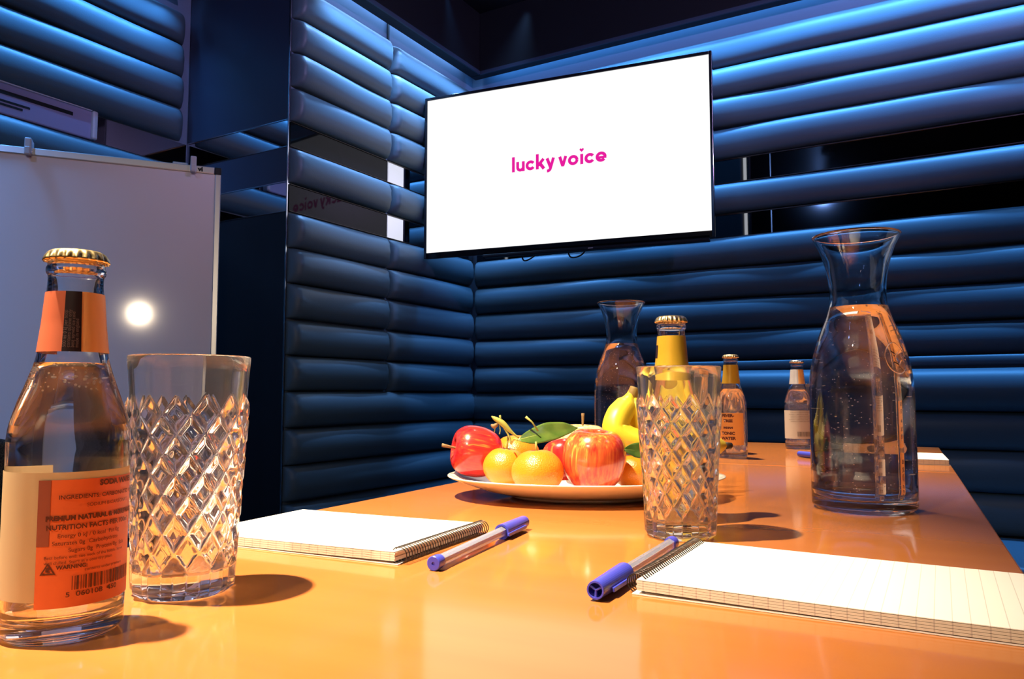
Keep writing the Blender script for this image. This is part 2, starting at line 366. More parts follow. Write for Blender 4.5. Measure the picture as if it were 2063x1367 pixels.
# cornice bars and ceiling gap
def cornice(name, x0, x1, y0, y1): return struct(box(name, x0, x1, y0, y1, 2.245, ZC, 'black', None, .002))
cornice('trim_1', XA + .046, XR, YB - .088, YB - .046)
cornice('trim_2', XA + .046, XA + .095, YC - .04, YB - .089)
cornice('trim_3', XA2 + .046, XA2 + .095, YN + .01, YC - .08)
for i, (x0, x1, y0, y1) in enumerate(((XA + .1, XR - .02, YB - .095, YB - .088), (XA + .095, XA + .102, YC - .04, YB - .096), (XA2 + .095, XA2 + .102, YN + .01, YC - .08))):
    struct(box('trim_%d' % (4 + i), x0, x1, y0, y1, 2.243, 2.258, 'navy'))
# ceiling beams (dark bulkhead frame) and lamp housings
for i, (x, y) in enumerate(((-.72, .05), (-.72, 1.55), (-.55, -1.35))):
    t = thing('spotlight_housing', 'small black recessed ceiling spotlight ' + ('over the near end of the table', 'over the far end of the table', 'behind the camera by the near wall')[i], 'light', (x, y, ZC))
    lathe('spot_ring', [(.03, 0), (.05, 0), (.05, -.008), (.034, -.012), (.03, -.004), (.03, 0)], 'black', t, 32)

t = thing('spotlight_housing', 'added flat round black plate hung from the ceiling to block the violet fill downward, right of the table', 'light', (1.0, .9, ZC))
tube('stem', [(0, 0, 0), (0, 0, -.12)], .008, 'black', t)
lathe('light_baffle', [(0, -.205), (.15, -.205), (.152, -.207), (.15, -.209), (0, -.211)], 'black', t, 48)  # unseen plate added below the violet fill to keep it off the lower rolls
for q in (0, PI): tube('bracket', [(-.04 * math.cos(q), .04 * math.cos(q), -.12 + .11), (-.06 * math.cos(q) + .02, -.10, -.205)], .003, 'black', t)
# vent unit let into the alcove wall strip
t = thing('wall_vent', 'lilac-lit white vent unit with dark slots in the left wall strip', 'vent', (XA2, 1.10, 1.709))
fr = [(-.055, -.30, .276), (.055, -.30, .276)]
box('back_plate', 0, .020, -.6, .262, -.046, .046, 'vent', t, .004)
box('frame_side', 0, .030, .258, .276, -.046, .046, 'greyplastic', t, .006)
box('frame_top', 0, .026, -.6, .258, .043, .048, 'greyplastic', t, .0015)
for y0, y1, z, h in ((-.5, .20, .017, .011), (-.5, .075, -.008, .006), (-.5, .055, -.019, .006)):
    box('slot', .016, .0215, y0, y1, z - h / 2, z + h / 2, 'slot', t)

# banquette along the far wall
bq = thing('banquette', 'dark teal channel-padded bench seat along the far wall behind the table', 'bench', (0, YB, 0))
BX0, BX1 = -1.02, XR - .06
box('bench_back', BX0, BX1, -.070, -.054, .36, .955, 'black', bq)
for z1, z0, D in ((.985, .948, .030), (.948, .815, .098), (.815, .698, .068), (.698, .572, .068), (.572, .445, .068)):
    sd += 1
    me = roll_me((BX0, -.056, 0), (1, 0, 0), (0, -1, 0), BX1 - BX0, z0, z1, D - .02, .03, .03, seed=sd)
    link('back_roll', me, bq, 'leather', smooth=True)
box('seat_base', BX0, BX1, -.50, -.06, 0, .36, 'black', bq)
me = box_me(BX0, BX1, -.54, -.08, .36, .445, .02, 4); link('seat', me, bq, 'leather', smooth=True)

# ------------------------------------------------------------------ television
a = .134
tv = thing('television', 'large flat television showing a white screen, hung in front of the corner', 'television', (-1.241, 2.4561, 1.7135), a)
W, Hh = .555, .3205
box('rear_housing', -W + .02, W - .02, .012, .045, -Hh + .03, Hh - .02, 'black', tv, .008)
def fbox(n, x0, x1, z0, z1, y0=-.006, y1=.014, mt='tvframe'): return box(n, x0, x1, y0, y1, z0, z1, mt, tv, .0015)
fbox('bezel_left', -W, -W + .010, -Hh, Hh); fbox('bezel_right', W - .010, W, -Hh, Hh)
fbox('bezel_top', -W + .010, W - .010, Hh - .011, Hh); bzm = py('bezel', [(x, y, z) for x in (-W + .010, W - .010) for y, z in ((-.006, -Hh + .021), (-.004, -Hh + .017), (.009, -Hh), (.014, -Hh), (.014, -Hh + .021))], [(0, 1, 6, 5), (1, 2, 7, 6), (2, 3, 8, 7), (3, 4, 9, 8), (4, 0, 5, 9), (4, 3, 2, 1, 0), (5, 6, 7, 8, 9)])
link('bezel_bottom', fixn(bzm), tv, 'tvframe')
box('screen', -W + .009, W - .009, -.0015, .011, -Hh + .020, Hh - .010, 'screen', tv)
box('speaker_bar', -W + .25, W - .02, -.002, .03, -Hh - .012, -Hh, 'black', tv, .003)
lg = []
def ribbon(pts, w, taper=None):
    pts = [Vector((p[0], p[1])) for p in pts]; V = []; F = []; m = len(pts)
    for i, p in enumerate(pts):
        if i == 0: nn = pts[1] - p
        elif i == m - 1: nn = p - pts[i - 1]
        else: nn = (pts[i + 1] - p).normalized() + (p - pts[i - 1]).normalized()
        nn.normalize(); q = Vector((-nn.y, nn.x)) * w / 2
        V += [(p.x + q.x, 0, p.y + q.y), (p.x - q.x, 0, p.y - q.y)]
    for i in range(m - 1): F.append((2 * i, 2 * i + 1, 2 * i + 3, 2 * i + 2))
    return py('stroke', V, F)
def arc(cx_, cy_, rx, ry, a0, a1, n=24): return [(cx_ + rx * math.cos(math.radians(a0 + (a1 - a0) * k / n)), cy_ + ry * math.sin(math.radians(a0 + (a1 - a0) * k / n))) for k in range(n + 1)]
SW = .0112; XH = .0375; B0 = -.0190; T0 = .0385
def let(*rs): lg.extend(rs)
rr_ = XH / 2 - SW / 2; yc_ = B0 + XH / 2
def cc(x0, x1): return (x0 + x1) / 2, (x1 - x0) / 2 - SW / 2
let(ribbon([(-.1750, B0), (-.1750, T0)], SW))
let(ribbon([(-.1579, B0 + XH), (-.1579, B0 + .0162)] + arc(-.1470, B0 + .0162, .0109, .0109, 180, 340, 14)[1:], SW), ribbon([(-.1354, B0), (-.1354, B0 + XH)], SW))
x_, r_ = cc(-.1262, -.0895); let(ribbon(arc(x_ + .0008, yc_, r_ + .0008, rr_, 34, 326), SW))
let(ribbon([(-.0802, B0), (-.0802, T0)], SW), ribbon([(-.0775, B0 + .0140), (-.0560, B0 + XH)], SW * 1.05), ribbon([(-.0710, B0 + .0230), (-.0545, B0)], SW * 1.1))
let(ribbon([(-.0425, B0 + XH), (-.0290, B0 + .002)], SW * 1.05), ribbon([(-.0175, B0 + XH), (-.0300, B0 - .003), (-.0330, B0 - .0075), (-.0375, B0 - .0100), (-.0430, B0 - .0100)], SW * 1.02))
let(ribbon([(.0062, B0 + XH), (.0168, B0 + .004)], SW * 1.02), ribbon([(.0292, B0 + XH), (.0186, B0 + .004)], SW * 1.02), ribbon([(.0122, B0 + .0030), (.0232, B0 + .0030)], .0062))
x_, r_ = cc(.0375, .0770); let(ribbon(arc(x_, yc_, r_, rr_, 0, 360, 40), SW))
let(ribbon([(.0893, B0), (.0893, B0 + XH)], SW))
x_, r_ = cc(.0995, .1370); let(ribbon(arc(x_ + .0008, yc_, r_ + .0008, rr_, 34, 326), SW))
x_, r_ = cc(.1405, .1810); let(ribbon(arc(x_, yc_, r_, rr_, 0, 322), SW), ribbon([(x_ - r_, yc_ - .0022), (x_ + r_ + SW * .45, yc_ - .0022)], .0088))
hv = []
for k in range(32):
    q = 2 * PI * k / 32; hv.append((.0893 + .00050 * 16 * math.sin(q) ** 3, 0, .0335 + .00050 * (13 * math.cos(q) - 5 * math.cos(2 * q) - 2 * math.cos(3 * q) - math.cos(4 * q))))
hm = py('heart', hv, [tuple(range(32))]); lg.append(hm)
lgm = join_me(lg)
for v in lgm.vertices: v.co.x *= 1.012
lo = link('screen_logo', lgm, tv, 'logo', (0, -.0022, 0)); lo['label'] = 'magenta lettering reading lucky voice with a heart over the i'
box('badge', .112, .130, -.0040, .001, -Hh - .0085, -Hh - .0055, 'badge', tv)
box('mount_plate', -.20, .20, .045, .06, -.16, .16, 'black', tv)
tube('mount_arm', [(0, .06, 0), (.03, .16, 0), (.04, .30, 0)], .02, 'black', tv)
tube('mount_arm', [(0, .06, -.06), (.03, .16, -.06), (.04, .30, -.06)], .02, 'black', tv)
tube('cable', spline([(-.16, .03, -.30), (-.155, .045, -.345), (-.12, .05, -.335), (-.09, .04, -.31)], 8), .003, 'black', tv)
tube('cable', spline([(.02, .03, -.30), (.03, .045, -.345), (.07, .05, -.34), (.10, .04, -.31)], 8), .003, 'black', tv)

# ------------------------------------------------------------------ whiteboard easel
WA = math.atan2(.802, .597)
wb = thing('whiteboard_easel', 'free-standing whiteboard with aluminium frame in the left alcove', 'whiteboard', (-1.842, 1.464, 1.522), rot=(math.radians(-2.4), 0, WA))
BW, BH = .72, 1.02    # local: x to -BW, z down
box('board', -BW + .012, -.012, -.004, .006, -BH + .012, -.012, 'board', wb)
box('frame_right', -.016, 0, -.010, .010, -BH + .02, -.020, 'alu', wb, .002)
box('frame_left', -BW, -BW + .016, -.010, .010, -BH + .02, -.020, 'alu', wb, .002)
box('frame_top', -BW + .02, -.018, -.010, .010, -.020, 0, 'alu', wb, .002)
box('frame_bottom', -BW + .02, -.018, -.010, .010, -BH, -BH + .020, 'alu', wb, .002)
for x0 in (-.0185, -BW - .001):
    for z0 in (-.021, -BH - .001): box('corner_cap', x0, x0 + .0195, -.011, .011, z0, z0 + .022, 'black', wb, .003)
for x in (-.075, -.480):
    c = box('paper_hook', x - .008, x + .008, -.030, .012, -.022, .021, 'greyplastic', wb, .003)
    box('hook_lip', x - .007, x + .007, -.034, -.026, -.026, -.004, 'greyplastic', c, .003)
tm = text_me('vi', .017, .0012, 'LEFT', 1.1)
for v in tm.vertices: v.co = Vector((v.co.x - .062, 0, v.co.y - .0155))
link('maker_mark', tm, wb, 'black', (0, -.0106, 0))
box('clamp_bar', -.13, -.09, -.002, .012, 0, .008, 'alu', wb, .003)
box('pen_tray', -BW + .05, -.05, -.06, -.008, -BH - .012, -BH, 'alu', wb, .003)
for dx, dy in ((-.10, .03), (-BW + .10, .03), (-BW / 2, .55)):
    tube('leg', [(dx if dy < .1 else -BW / 2, .02, -.05), (dx, dy, -1.50)], .012, 'alu', wb, 12)

# ------------------------------------------------------------------ office chair at left
ch = thing('office_chair', 'black speckled fabric chair at the left side behind the front bottle', 'chair', (-1.06, .62, 0), math.radians(118))
def pad(nm, w, d, h, z0, mt, y0=0, curve=0., tilt=0.):
    bm = bmesh.new(); bmesh.ops.create_cube(bm, size=1); bmesh.ops.subdivide_edges(bm, edges=list(bm.edges), cuts=7, use_grid_fill=True)
    for v in bm.verts:
        p = v.co * 2; q = 4.
        s = (abs(p.x) ** q + abs(p.y) ** q + abs(p.z) ** q) ** (1 / q); m_ = max(abs(p.x), abs(p.y), abs(p.z)); p = p * (m_ / s)
        x, y, z = p.x * w / 2, p.y * d / 2, p.z * h / 2
        y += curve * (x / (w / 2)) ** 2 + tilt * z
        v.co = Vector((x, y + y0, z + z0))
    me = bpy.data.meshes.new(nm); bm.to_mesh(me); bm.free(); return link(nm, me, ch, mt, smooth=True)
pad('seat', .46, .44, .07, .46, 'chair'); pad('backrest', .44, .05, .36, .625, 'chair', .21, -.03, .12)
tube('back_bar', [(0, .10, .42), (0, .24, .44), (0, .26, .62)], .015, 'black', ch)
tube('column', [(0, 0, .10), (0, 0, .43)], .025, 'black', ch, 16)
for k in range(5):
    q = 2 * PI * k / 5; l_ = tube('base_arm', [(0, 0, .11), (.26 * math.cos(q), .26 * math.sin(q), .065)], lambda u: .02 - .008 * u, 'black', ch)
    me = fixn(tube_me([(.26 * math.cos(q) - .02 * math.sin(q), .26 * math.sin(q) + .02 * math.cos(q), .028), (.26 * math.cos(q) + .02 * math.sin(q), .26 * math.sin(q) - .02 * math.cos(q), .028)], .027, 16)); link('castor', me, l_, 'black', smooth=True)

# ------------------------------------------------------------------ two tables
TA = .058; ct, st_ = math.cos(TA), math.sin(TA)
def tpos(u, v): return (-.265 + ct * u - st_ * (v - .55), .55 + st_ * u + ct * (v - .55), 0)   # u across, v along
def table(label, v0, v1, first):
    c = tpos(0, (v0 + v1) / 2); t = thing('table', label, 'table', c, TA, 'tables pushed end to end'); h = (v1 - v0) / 2 - .0012; w = .300
    link('tabletop', box_me(-w, w, -h, h, .722, .75, .0015, 2), t, 'laminate')
    link('edge_band', box_me(-w - .0005, w + .0005, -h + .0003, h - .0003, .724, .747), t, 'edge')
    for sx in (-1, 1): box('apron', sx * (w - .04) - .01, sx * (w - .04) + .01, -h + .06, h - .06, .67, .722, 'black', t)
    for sx in (-1, 1):
        for sy in (-1, 1): tube('leg', [(sx * (w - .05), sy * (h - .07), .722), (sx * (w - .05), sy * (h - .07), 0)], .018, 'black', t, 16)
table('nearer of two joined orange-brown laminate tables, holding the fruit plate', -.33, 1.305, True)
table('farther of two joined orange-brown laminate tables, under the two far bottles', 1.305, 1.915, False)
TZ = .7502

# ------------------------------------------------------------------ cut crystal tumblers
def crystal_me(N=13, per=20):
    n = N * per; P = .0225; Hg = .139; A = .0025; V = []; F = []
    zs = [0, .0006, .0015]; z = .003
    while z < .1385: zs.append(z); z += .0009
    zs += [.1385, .1388]
    def R(z): return .0268 + (.0355 - .0268) * (z / Hg) ** 1.15
    def pat(th, z):
        u = th / (2 * PI) * N; a_ = u + (z - .004) / P; b_ = u - (z - .004) / P
        ia, ib = math.floor(a_), math.floor(b_); zc = (ia - ib) * P / 2 + .004
        if zc > .108: return -.0006
        if zc < .022:
            f = abs((u % 1) - .5) * 2; env = min(1, z / .004) * (1 if z < .018 else max(0, (.024 - z) / .006))
            return A * (.2 + .8 * f) * env if z < .024 else .0
        m_ = max(abs(a_ - ia - .5), abs(b_ - ib - .5)) * 2; return A * min(1, (1 - m_) * 2.1) - .0007
    for z in zs:
        for k in range(n):
            th = 2 * PI * k / n; r = R(z) + pat(th, z)
            if z < .003: r -= (.003 - z) * .6
            V.append((r * math.cos(th), r * math.sin(th), z))
    m = len(zs)
    ro = R(.1388) - .0006
    inn = [(ro - .0005, .1394), (ro - .0016, .1394), (ro - .0021, .1388)] + [(R(z) - .0030 - .0004 * (1 - z / Hg), z) for z in (.13, .115, .1, .085, .07, .055, .04, .028, .020, .016)] + [(.022, .0135), (.015, .0125), (.006, .012)]
    for r, z in inn:
        for k in range(n): th = 2 * PI * k / n; V.append((r * math.cos(th), r * math.sin(th), z))
    M_ = m + len(inn); c0 = len(V); V.append((0, 0, .012)); c1 = len(V); V.append((0, 0, .0012))
    for i in range(M_ - 1):
        for k in range(n): F.append((i * n + k, i * n + (k + 1) % n, (i + 1) * n + (k + 1) % n, (i + 1) * n + k))
    for k in range(n): F.append(((M_ - 1) * n + k, (M_ - 1) * n + (k + 1) % n, c0)); F.append(((k + 1) % n, k, c1))
    return py('crystal', V, F)
cm = crystal_me(); cm.materials.append(M['crystal'])
for p in cm.polygons: p.use_smooth = True
def tumbler(label, x, y, rz):
    o = link('crystal_tumbler', cm, None, None, (x, y, TZ), (0, 0, rz)); o['label'] = label; o['category'] = 'glass'; o['group'] = 'diamond-cut tumblers on the table'; return o
tumbler('diamond-cut crystal tumbler beside the orange-labelled bottle', -.403, .302, .12)
tumbler('diamond-cut crystal tumbler in front of the gold-necked bottle and fruit plate', -.203, .622, .0)
tumbler('distant cut tumbler behind the amber-labelled bottle', -.412, 1.535, .3)
tumbler('distant cut tumbler behind the grey-labelled bottle', -.300, 1.815, .1)

# ------------------------------------------------------------------ bottles
BP = [(.0245, 0), (.0268, .003), (.0272, .008), (.0272, .05), (.0272, .075), (.0272, .088), (.0271, .095), (.0262, .102), (.0232, .113), (.0194, .124), (.0160, .136), (.0142, .152), (.0131, .166), (.0127, .170), (.0126, .176), (.0134, .1775), (.0136, .180), (.0130, .1815), (.0128, .186)]
def prof_r(z):
    for (r0, z0), (r1, z1) in zip(BP[:-1], BP[1:]):
        if z0 <= z <= z1: return r0 + (r1 - r0) * (z - z0) / max(1e-9, z1 - z0)
    return BP[-1][0]
def smooth_prof(pts, n=3): return [(max(0, v.x), v.y) for v in spline([(r, z, 0) for r, z in pts], n)]
def bottle_mesh():
    out = smooth_prof(BP); th = .0022
    inn = [(.0126 - .003, .186)] + [(prof_r(z) - th, z) for z in (.18, .17, .155, .14, .128, .118, .108, .1, .09, .06, .03, .012)] + [(.021, .0075), (.012, .0062)]
    return [(0, .0025), (.016, .002), (.021, .0006)] + out + smooth_prof(inn) + [(0, .0068)]
bot_me = fixn(lathe_me(bottle_mesh(), 72)); bot_me.materials.append(M['glass'])
def liquid_me(level, mt):
    pr = [(0, .0066), (.012, .0060), (.0212, .0073)] + [(prof_r(z) - .00205, z) for z in (.012, .03, .06, .09, .1, .108, .118, .128, .14) if z < level] + [(prof_r(level) - .00205, level), (0, level)]
    me = fixn(lathe_me(pr, 72)); me.materials.append(M[mt]); return me
for me in (bot_me,):
    for p in me.polygons: p.use_smooth = True
def cap_me():
    n = 21 * 8
    pr = [(0, .0062), (.008, .0061), (.0115, .0056), (.0132, .0046), (.0139, .003), (.0143, .0015), (.0146, 0), (.0139, .0001), (.0133, .003), (.0125, .0046), (0, .005)]
    return fixn(lathe_me(pr, n, lambda th, i, r, z: r + (.0007 * math.cos(21 * th) * min(1, (.0050 - z) / .003) if 2 < i < 9 and z < .005 else 0)))
cap_m = cap_me()
for p in cap_m.polygons: p.use_smooth = True
def patch_me(a0, a1, z0, z1, off, na=40, nz=14):
    V = []; F = []
    for j in range(nz + 1):
        z = z0 + (z1 - z0) * j / nz; r = prof_r(z) + off
        for i in range(na + 1): q = a0 + (a1 - a0) * i / na; V.append((r * math.cos(q), r * math.sin(q), z))
    for j in range(nz):
        for i in range(na): F.append((j * (na + 1) + i, j * (na + 1) + i + 1, (j + 1) * (na + 1) + i + 1, (j + 1) * (na + 1) + i))
    return py('patch', V, F)
def wrap(me, a0, z0, off):
    """flat (x right, y up) -> wrapped on the bottle from angle a0"""
    for v in me.vertices:
        z = z0 + v.co.y; r = prof_r(z) + off; q = a0 + v.co.x / .0272; v.co = Vector((r * math.cos(q), r * math.sin(q), z))
    return me
def rects(lst):
    V = []; F = []
    for x0, x1, y0, y1 in lst:
        b = len(V); V += [(x0, y0, 0), (x1, y0, 0), (x1, y1, 0), (x0, y1, 0)]; F.append((b, b + 1, b + 2, b + 3))
    return py('rects', V, F)
def bottle(label, x, y, face, cap='goldcap', level=.128, liq='tonic'):
    t = thing('mixer_bottle', label, 'bottle', (x, y, TZ), face, 'small mixer bottles on the table')
    link('bottle_glass', bot_me, t); lm = liquid_me(level, liq); link('drink', lm, t, smooth=True)
    c = link('bottle_cap', cap_m.copy(), t, cap, (0, 0, .1835)); return t
D = math.radians
def bubbles(t, n, zlo, zhi, rr, seed, a0=0, a1=2 * PI, s0=.0003, s1=.0008):
    rnd = random.Random(seed); bm = bmesh.new()
    for _ in range(n):
        q = rnd.uniform(a0, a1); z = zlo + (zhi - zlo) * rnd.random(); r = rr(z) - rnd.uniform(.0004, .0012)
        g = bmesh.ops.create_icosphere(bm, subdivisions=1, radius=rnd.uniform(s0, s1)); bmesh.ops.translate(bm, vec=(r * math.cos(q), r * math.sin(q), z), verts=g['verts'])
    me = bpy.data.meshes.new('b'); bm.to_mesh(me); bm.free(); o = link('bubbles', me, t, 'bubble', smooth=True); o['kind'] = 'stuff'; return o
# front-left bottle with the orange back label; local x axis faces the camera
FB = math.atan2(-.222, .388)
b1 = bottle('bottle with an orange nutrition label and barcode at the left front of the table', -.388, .222, FB, 'goldcap', .132)
link('cream_label', patch_me(D(-172), D(96), .0205, .0800, .0002, 70), b1, 'label_cream', smooth=True)
ol = link('orange_label', patch_me(D(-25), D(86), .0175, .0765, .0005, 50), b1, 'label_orange', smooth=True); ol['label'] = 'orange back label with dark print and a barcode'
A0 = D(-25)
link('label_side_bar', patch_me(D(-25), D(-14), .046, .0765, .0007, 8), b1, 'label_bar', smooth=True)  # dark bar along the left edge of the label, upper half
pr_ = []
Wd = D(111) * .0272
def ln(s, size, x, y, bold=0., sx=1.): 
    me = text_me(s, size, bold, 'LEFT', sx)
    for v in me.vertices: v.co.x += x; v.co.y += y
    pr_.append(me)
ln('SODA WATER', .0036, .0255, .0525, .00016, 1.0)
ln('INGREDIENTS: CARBONATED WATER,', .0027, .0085, .0470, .00004)
ln('SODIUM BICARBONATE', .0023, .020, .0430)
ln('PREMIUM NATURAL & MORE MIXERS', .0031, .0035, .0372, .00014, .95)
ln('NUTRITION FACTS PER 100ml', .0031, .0038, .0330, .00007)
ln('Energy 0 kJ / 0 kcal  Fat 0g', .0027, .0085, .0292)
ln('Saturates 0g  Carbohydrate', .0027, .0065, .0258)
ln('Sugars 0g  Protein 0g  Salt', .0027, .0130, .0224)
ln('Best before end: see neck of the bottle. Serve', .0020, .0035, .0196)
ln('well chilled. Store in a cool dry place.', .0020, .0035, .0172)
ln('WARNING:', .0025, .0085, .0148, .00008)
ln('contents under pressure', .0020, .0200, .0130)
ln('5  060108  450', .0032, .0125, .0018, .00003, 1.25)
bars = []; x = .0150; rb = random.Random(3)
while x < .0480:
    w = rb.choice((.0003, .0003, .0006, .0009)); bars.append((x, x + w, .0048, .0112)); x += w + rb.choice((.0004, .0005, .0008))
bc_ = rects(bars)
link('barcode', wrap(bc_, A0, .0175 + .003, .0009), b1, 'print')
link('label_text', wrap(join_me(pr_), A0, .0175 + .003, .0009), b1, 'print')
tri = []
def tri_me():
    V = []; F = []
    o_t = [(-.0032, 0), (.0032, 0), (0, .0056)]; i_t = [(-.0022, .0006), (.0022, .0006), (0, .0044)]
    for p in o_t + i_t: V.append((p[0] + .0052, p[1] + .0125, 0))
    F = [(0, 1, 4, 3), (1, 2, 5, 4), (2, 0, 3, 5)]; me = py('tri', V, F)
    return join_me([me, rects([(.0044, .0052, .0138, .0158), (.0050, .0062, .0136, .0142), (.0052, .0060, .0146, .0162)])])
link('recycling_triangle', wrap(tri_me(), A0, .0205, .0009), b1, 'print')
link('neck_label', patch_me(D(-150), D(-18), .1375, .1675, .0004, 24), b1, 'label_pink', smooth=True)
link('neck_label_dark', patch_me(D(-18), D(12), .1375, .1675, .0006, 12), b1, 'label_dark', smooth=True)
link('neck_label_amber', patch_me(D(12), D(120), .1375, .1675, .0004, 24), b1, 'neck_amber', smooth=True)
mic = []
for k, s in enumerate(('500 ml 0 kJ per bottle', 'contains quinine only', 'best served ice cold', 'made in england')):
    me = text_me(s[:21], .0022, 0, 'LEFT', 1.)
    for v in me.vertices:
        u, w = v.co.x, v.co.y; v.co = Vector((-.0022 + k * .0016 - w, .1395 + u, 0))
    mic.append(me)
mm = join_me(mic)
for v in mm.vertices:
    z = v.co.y; r = prof_r(z) + .0009; q = D(-3) + v.co.x / .0145; v.co = Vector((r * math.cos(q), r * math.sin(q), z))
link('neck_text', mm, b1, 'micro')
bubbles(b1, 150, .118, .131, lambda z: prof_r(z) - .0024, 5)
# bottle behind the centre glass
def face_cam(x, y): return math.atan2(-y, -x)
b2 = bottle('bottle with a gold neck label standing behind the centre cut tumbler', -.232, .692, face_cam(-.232, .692), 'goldcap', .130)
link('neck_label', patch_me(D(-170), D(170), .128, .1705, .0004, 60), b2, 'label_gold', smooth=True)
link('neck_emblem', patch_me(D(-80), D(-60), .150, .162, .0007, 8), b2, 'label_dark', smooth=True)
link('front_label', patch_me(D(-75), D(75), .022, .080, .0005, 40), b2, 'label_gold', smooth=True)
# bottle right of the glass
b3 = bottle('bottle with an amber front label just right of the centre tumbler', -.367, 1.432, face_cam(-.367, 1.432), 'goldcap', .126)
link('neck_label', patch_me(D(-170), D(170), .136, .1705, .0004, 60), b3, 'label_gold', smooth=True)
link('front_label', patch_me(D(-88), D(48), .024, .082, .0005, 40), b3, 'label_amber', smooth=True)
tl = []
for s, z, sz in (('FEVER-', .075, .0068), ('TREE', .0655, .0068), ('INDIAN', .054, .0045), ('TONIC', .043, .0070), ('WATER', .034, .0070)):
    me = text_me(s, sz, .0004, 'CENTER', 1.05)
    for v in me.vertices: v.co.y += z
    tl.append(me)
link('label_text', wrap(join_me(tl), D(-14), 0, .0009), b3, 'print')
# far bottle with grey back label
b4 = bottle('bottle with a grey back label and barcode farthest along the table', -.303, 1.734, face_cam(-.303, 1.734), 'silvercap', .126, 'water')
link('neck_label', patch_me(D(-170), D(10), .138, .1690, .0004, 40), b4, 'label_silver', smooth=True)
link('neck_label_amber', patch_me(D(10), D(150), .138, .1690, .0004, 30), b4, 'label_amber', smooth=True)
link('grey_label', patch_me(D(-80), D(86), .022, .082, .0005, 40), b4, 'label_grey', smooth=True)
pr_ = []
for k in range(11):
    ln('INGREDIENTS CARBONATED WATER', .0024, .002 + (.004 if k % 3 else 0), .0715 - k * .0038)
bars = []; x = .020
while x < .046: w = rb.choice((.0008, .0012)); bars.append((x, x + w, .003, .013)); x += w + rb.choice((.0010, .0016))
link('barcode', wrap(rects(bars), D(-45), .024, .0009), b4, 'printgrey'); link('label_text', wrap(join_me(pr_), D(-45), .024 - .0, .0009), b4, 'printgrey')

# ------------------------------------------------------------------ carafes
CP = [(.044, 0), (.0485, .003), (.0500, .010), (.0500, .06), (.0497, .12), (.0480, .140), (.0440, .160), (.0385, .178), (.0325, .193), (.0285, .207), (.0272, .218), (.0278, .232), (.0308, .250), (.0360, .267), (.0420, .280)]
def pr_c(z):
    for (r0, z0), (r1, z1) in zip(CP[:-1], CP[1:]):
        if z0 <= z <= z1: return r0 + (r1 - r0) * (z - z0) / (z1 - z0)
    return CP[-1][0]
cth = .0024
c_out = smooth_prof(CP, 4)
c_in = smooth_prof([(.0425, .2822), (.0405, .2810), (.0395, .279), (.0340, .267), (.0285, .250), (.0255, .232), (.0249, .218), (.0262, .207), (.0301, .193), (.0361, .178), (.0416, .160), (.0456, .140), (.0473, .12), (.0476, .06), (.0476, .020), (.0445, .012), (.030, .0105)], 4)
car_prof = [(0, .003), (.030, .0025), (.040, .0004)] + c_out + [(.0430, .2818)] + c_in + [(0, .0110)]
car_me = fixn(lathe_me(car_prof, 96)); car_me.materials.append(M['glass'])
lev = .2065
w_prof = [(0, .0108), (.030, .0103), (.0447, .0118), (.0478, .020), (.0478, .06), (.0475, .12), (.0458, .140), (.0418, .160), (.0363, .178), (.0303, .193), (.0264, lev), (0, lev)]
wat_me = fixn(lathe_me([(r, z) for r, z in w_prof], 96)); wat_me.materials.append(M['water'])
for me in (car_me, wat_me):
    for p in me.polygons: p.use_smooth = True
def carafe(label, x, y, nb, seed):
    t = thing('water_carafe', label, 'carafe', (x, y, TZ), face_cam(x, y), 'glass water carafes')
    link('carafe_glass', car_me, t); link('water', wat_me, t)
    bubbles(t, nb, .02, .135, lambda z: .0472, seed, 0, 2 * PI, .0003, .0007)
    bubbles(t, nb // 3, .135, .20, lambda z: pr_c(z) - .0026, seed + 9, 0, 2 * PI, .0003, .0006)
    return t
c1 = carafe('large glass water carafe standing alone at the right of the table', -.089, .865, 420, 11)
c2 = carafe('glass water carafe standing behind the banana bunch', -.526, 1.291, 700, 12)
def seal_me():
    V = []; out = []
    def onc(u, w):  # u around, w up
        z = .152 + w; r = pr_c(z) + .0004; q = D(46) + u / .045; return (r * math.cos(q), r * math.sin(q), z)
    for pts in ([(.0125 * math.cos(2 * PI * k / 40), .0155 * math.sin(2 * PI * k / 40)) for k in range(41)], [(-.006, .007), (0, .003), (.006, .008)], [(-.004, -.004), (.002, -.007), (.006, -.002)], [(-.003, .003), (.001, -.002)]):
        out.append(tube_me([onc(*p) for p in pts], .0006, 6))
    return join_me(out)
link('embossed_seal', fixn(seal_me()), c1, 'glass', smooth=True)

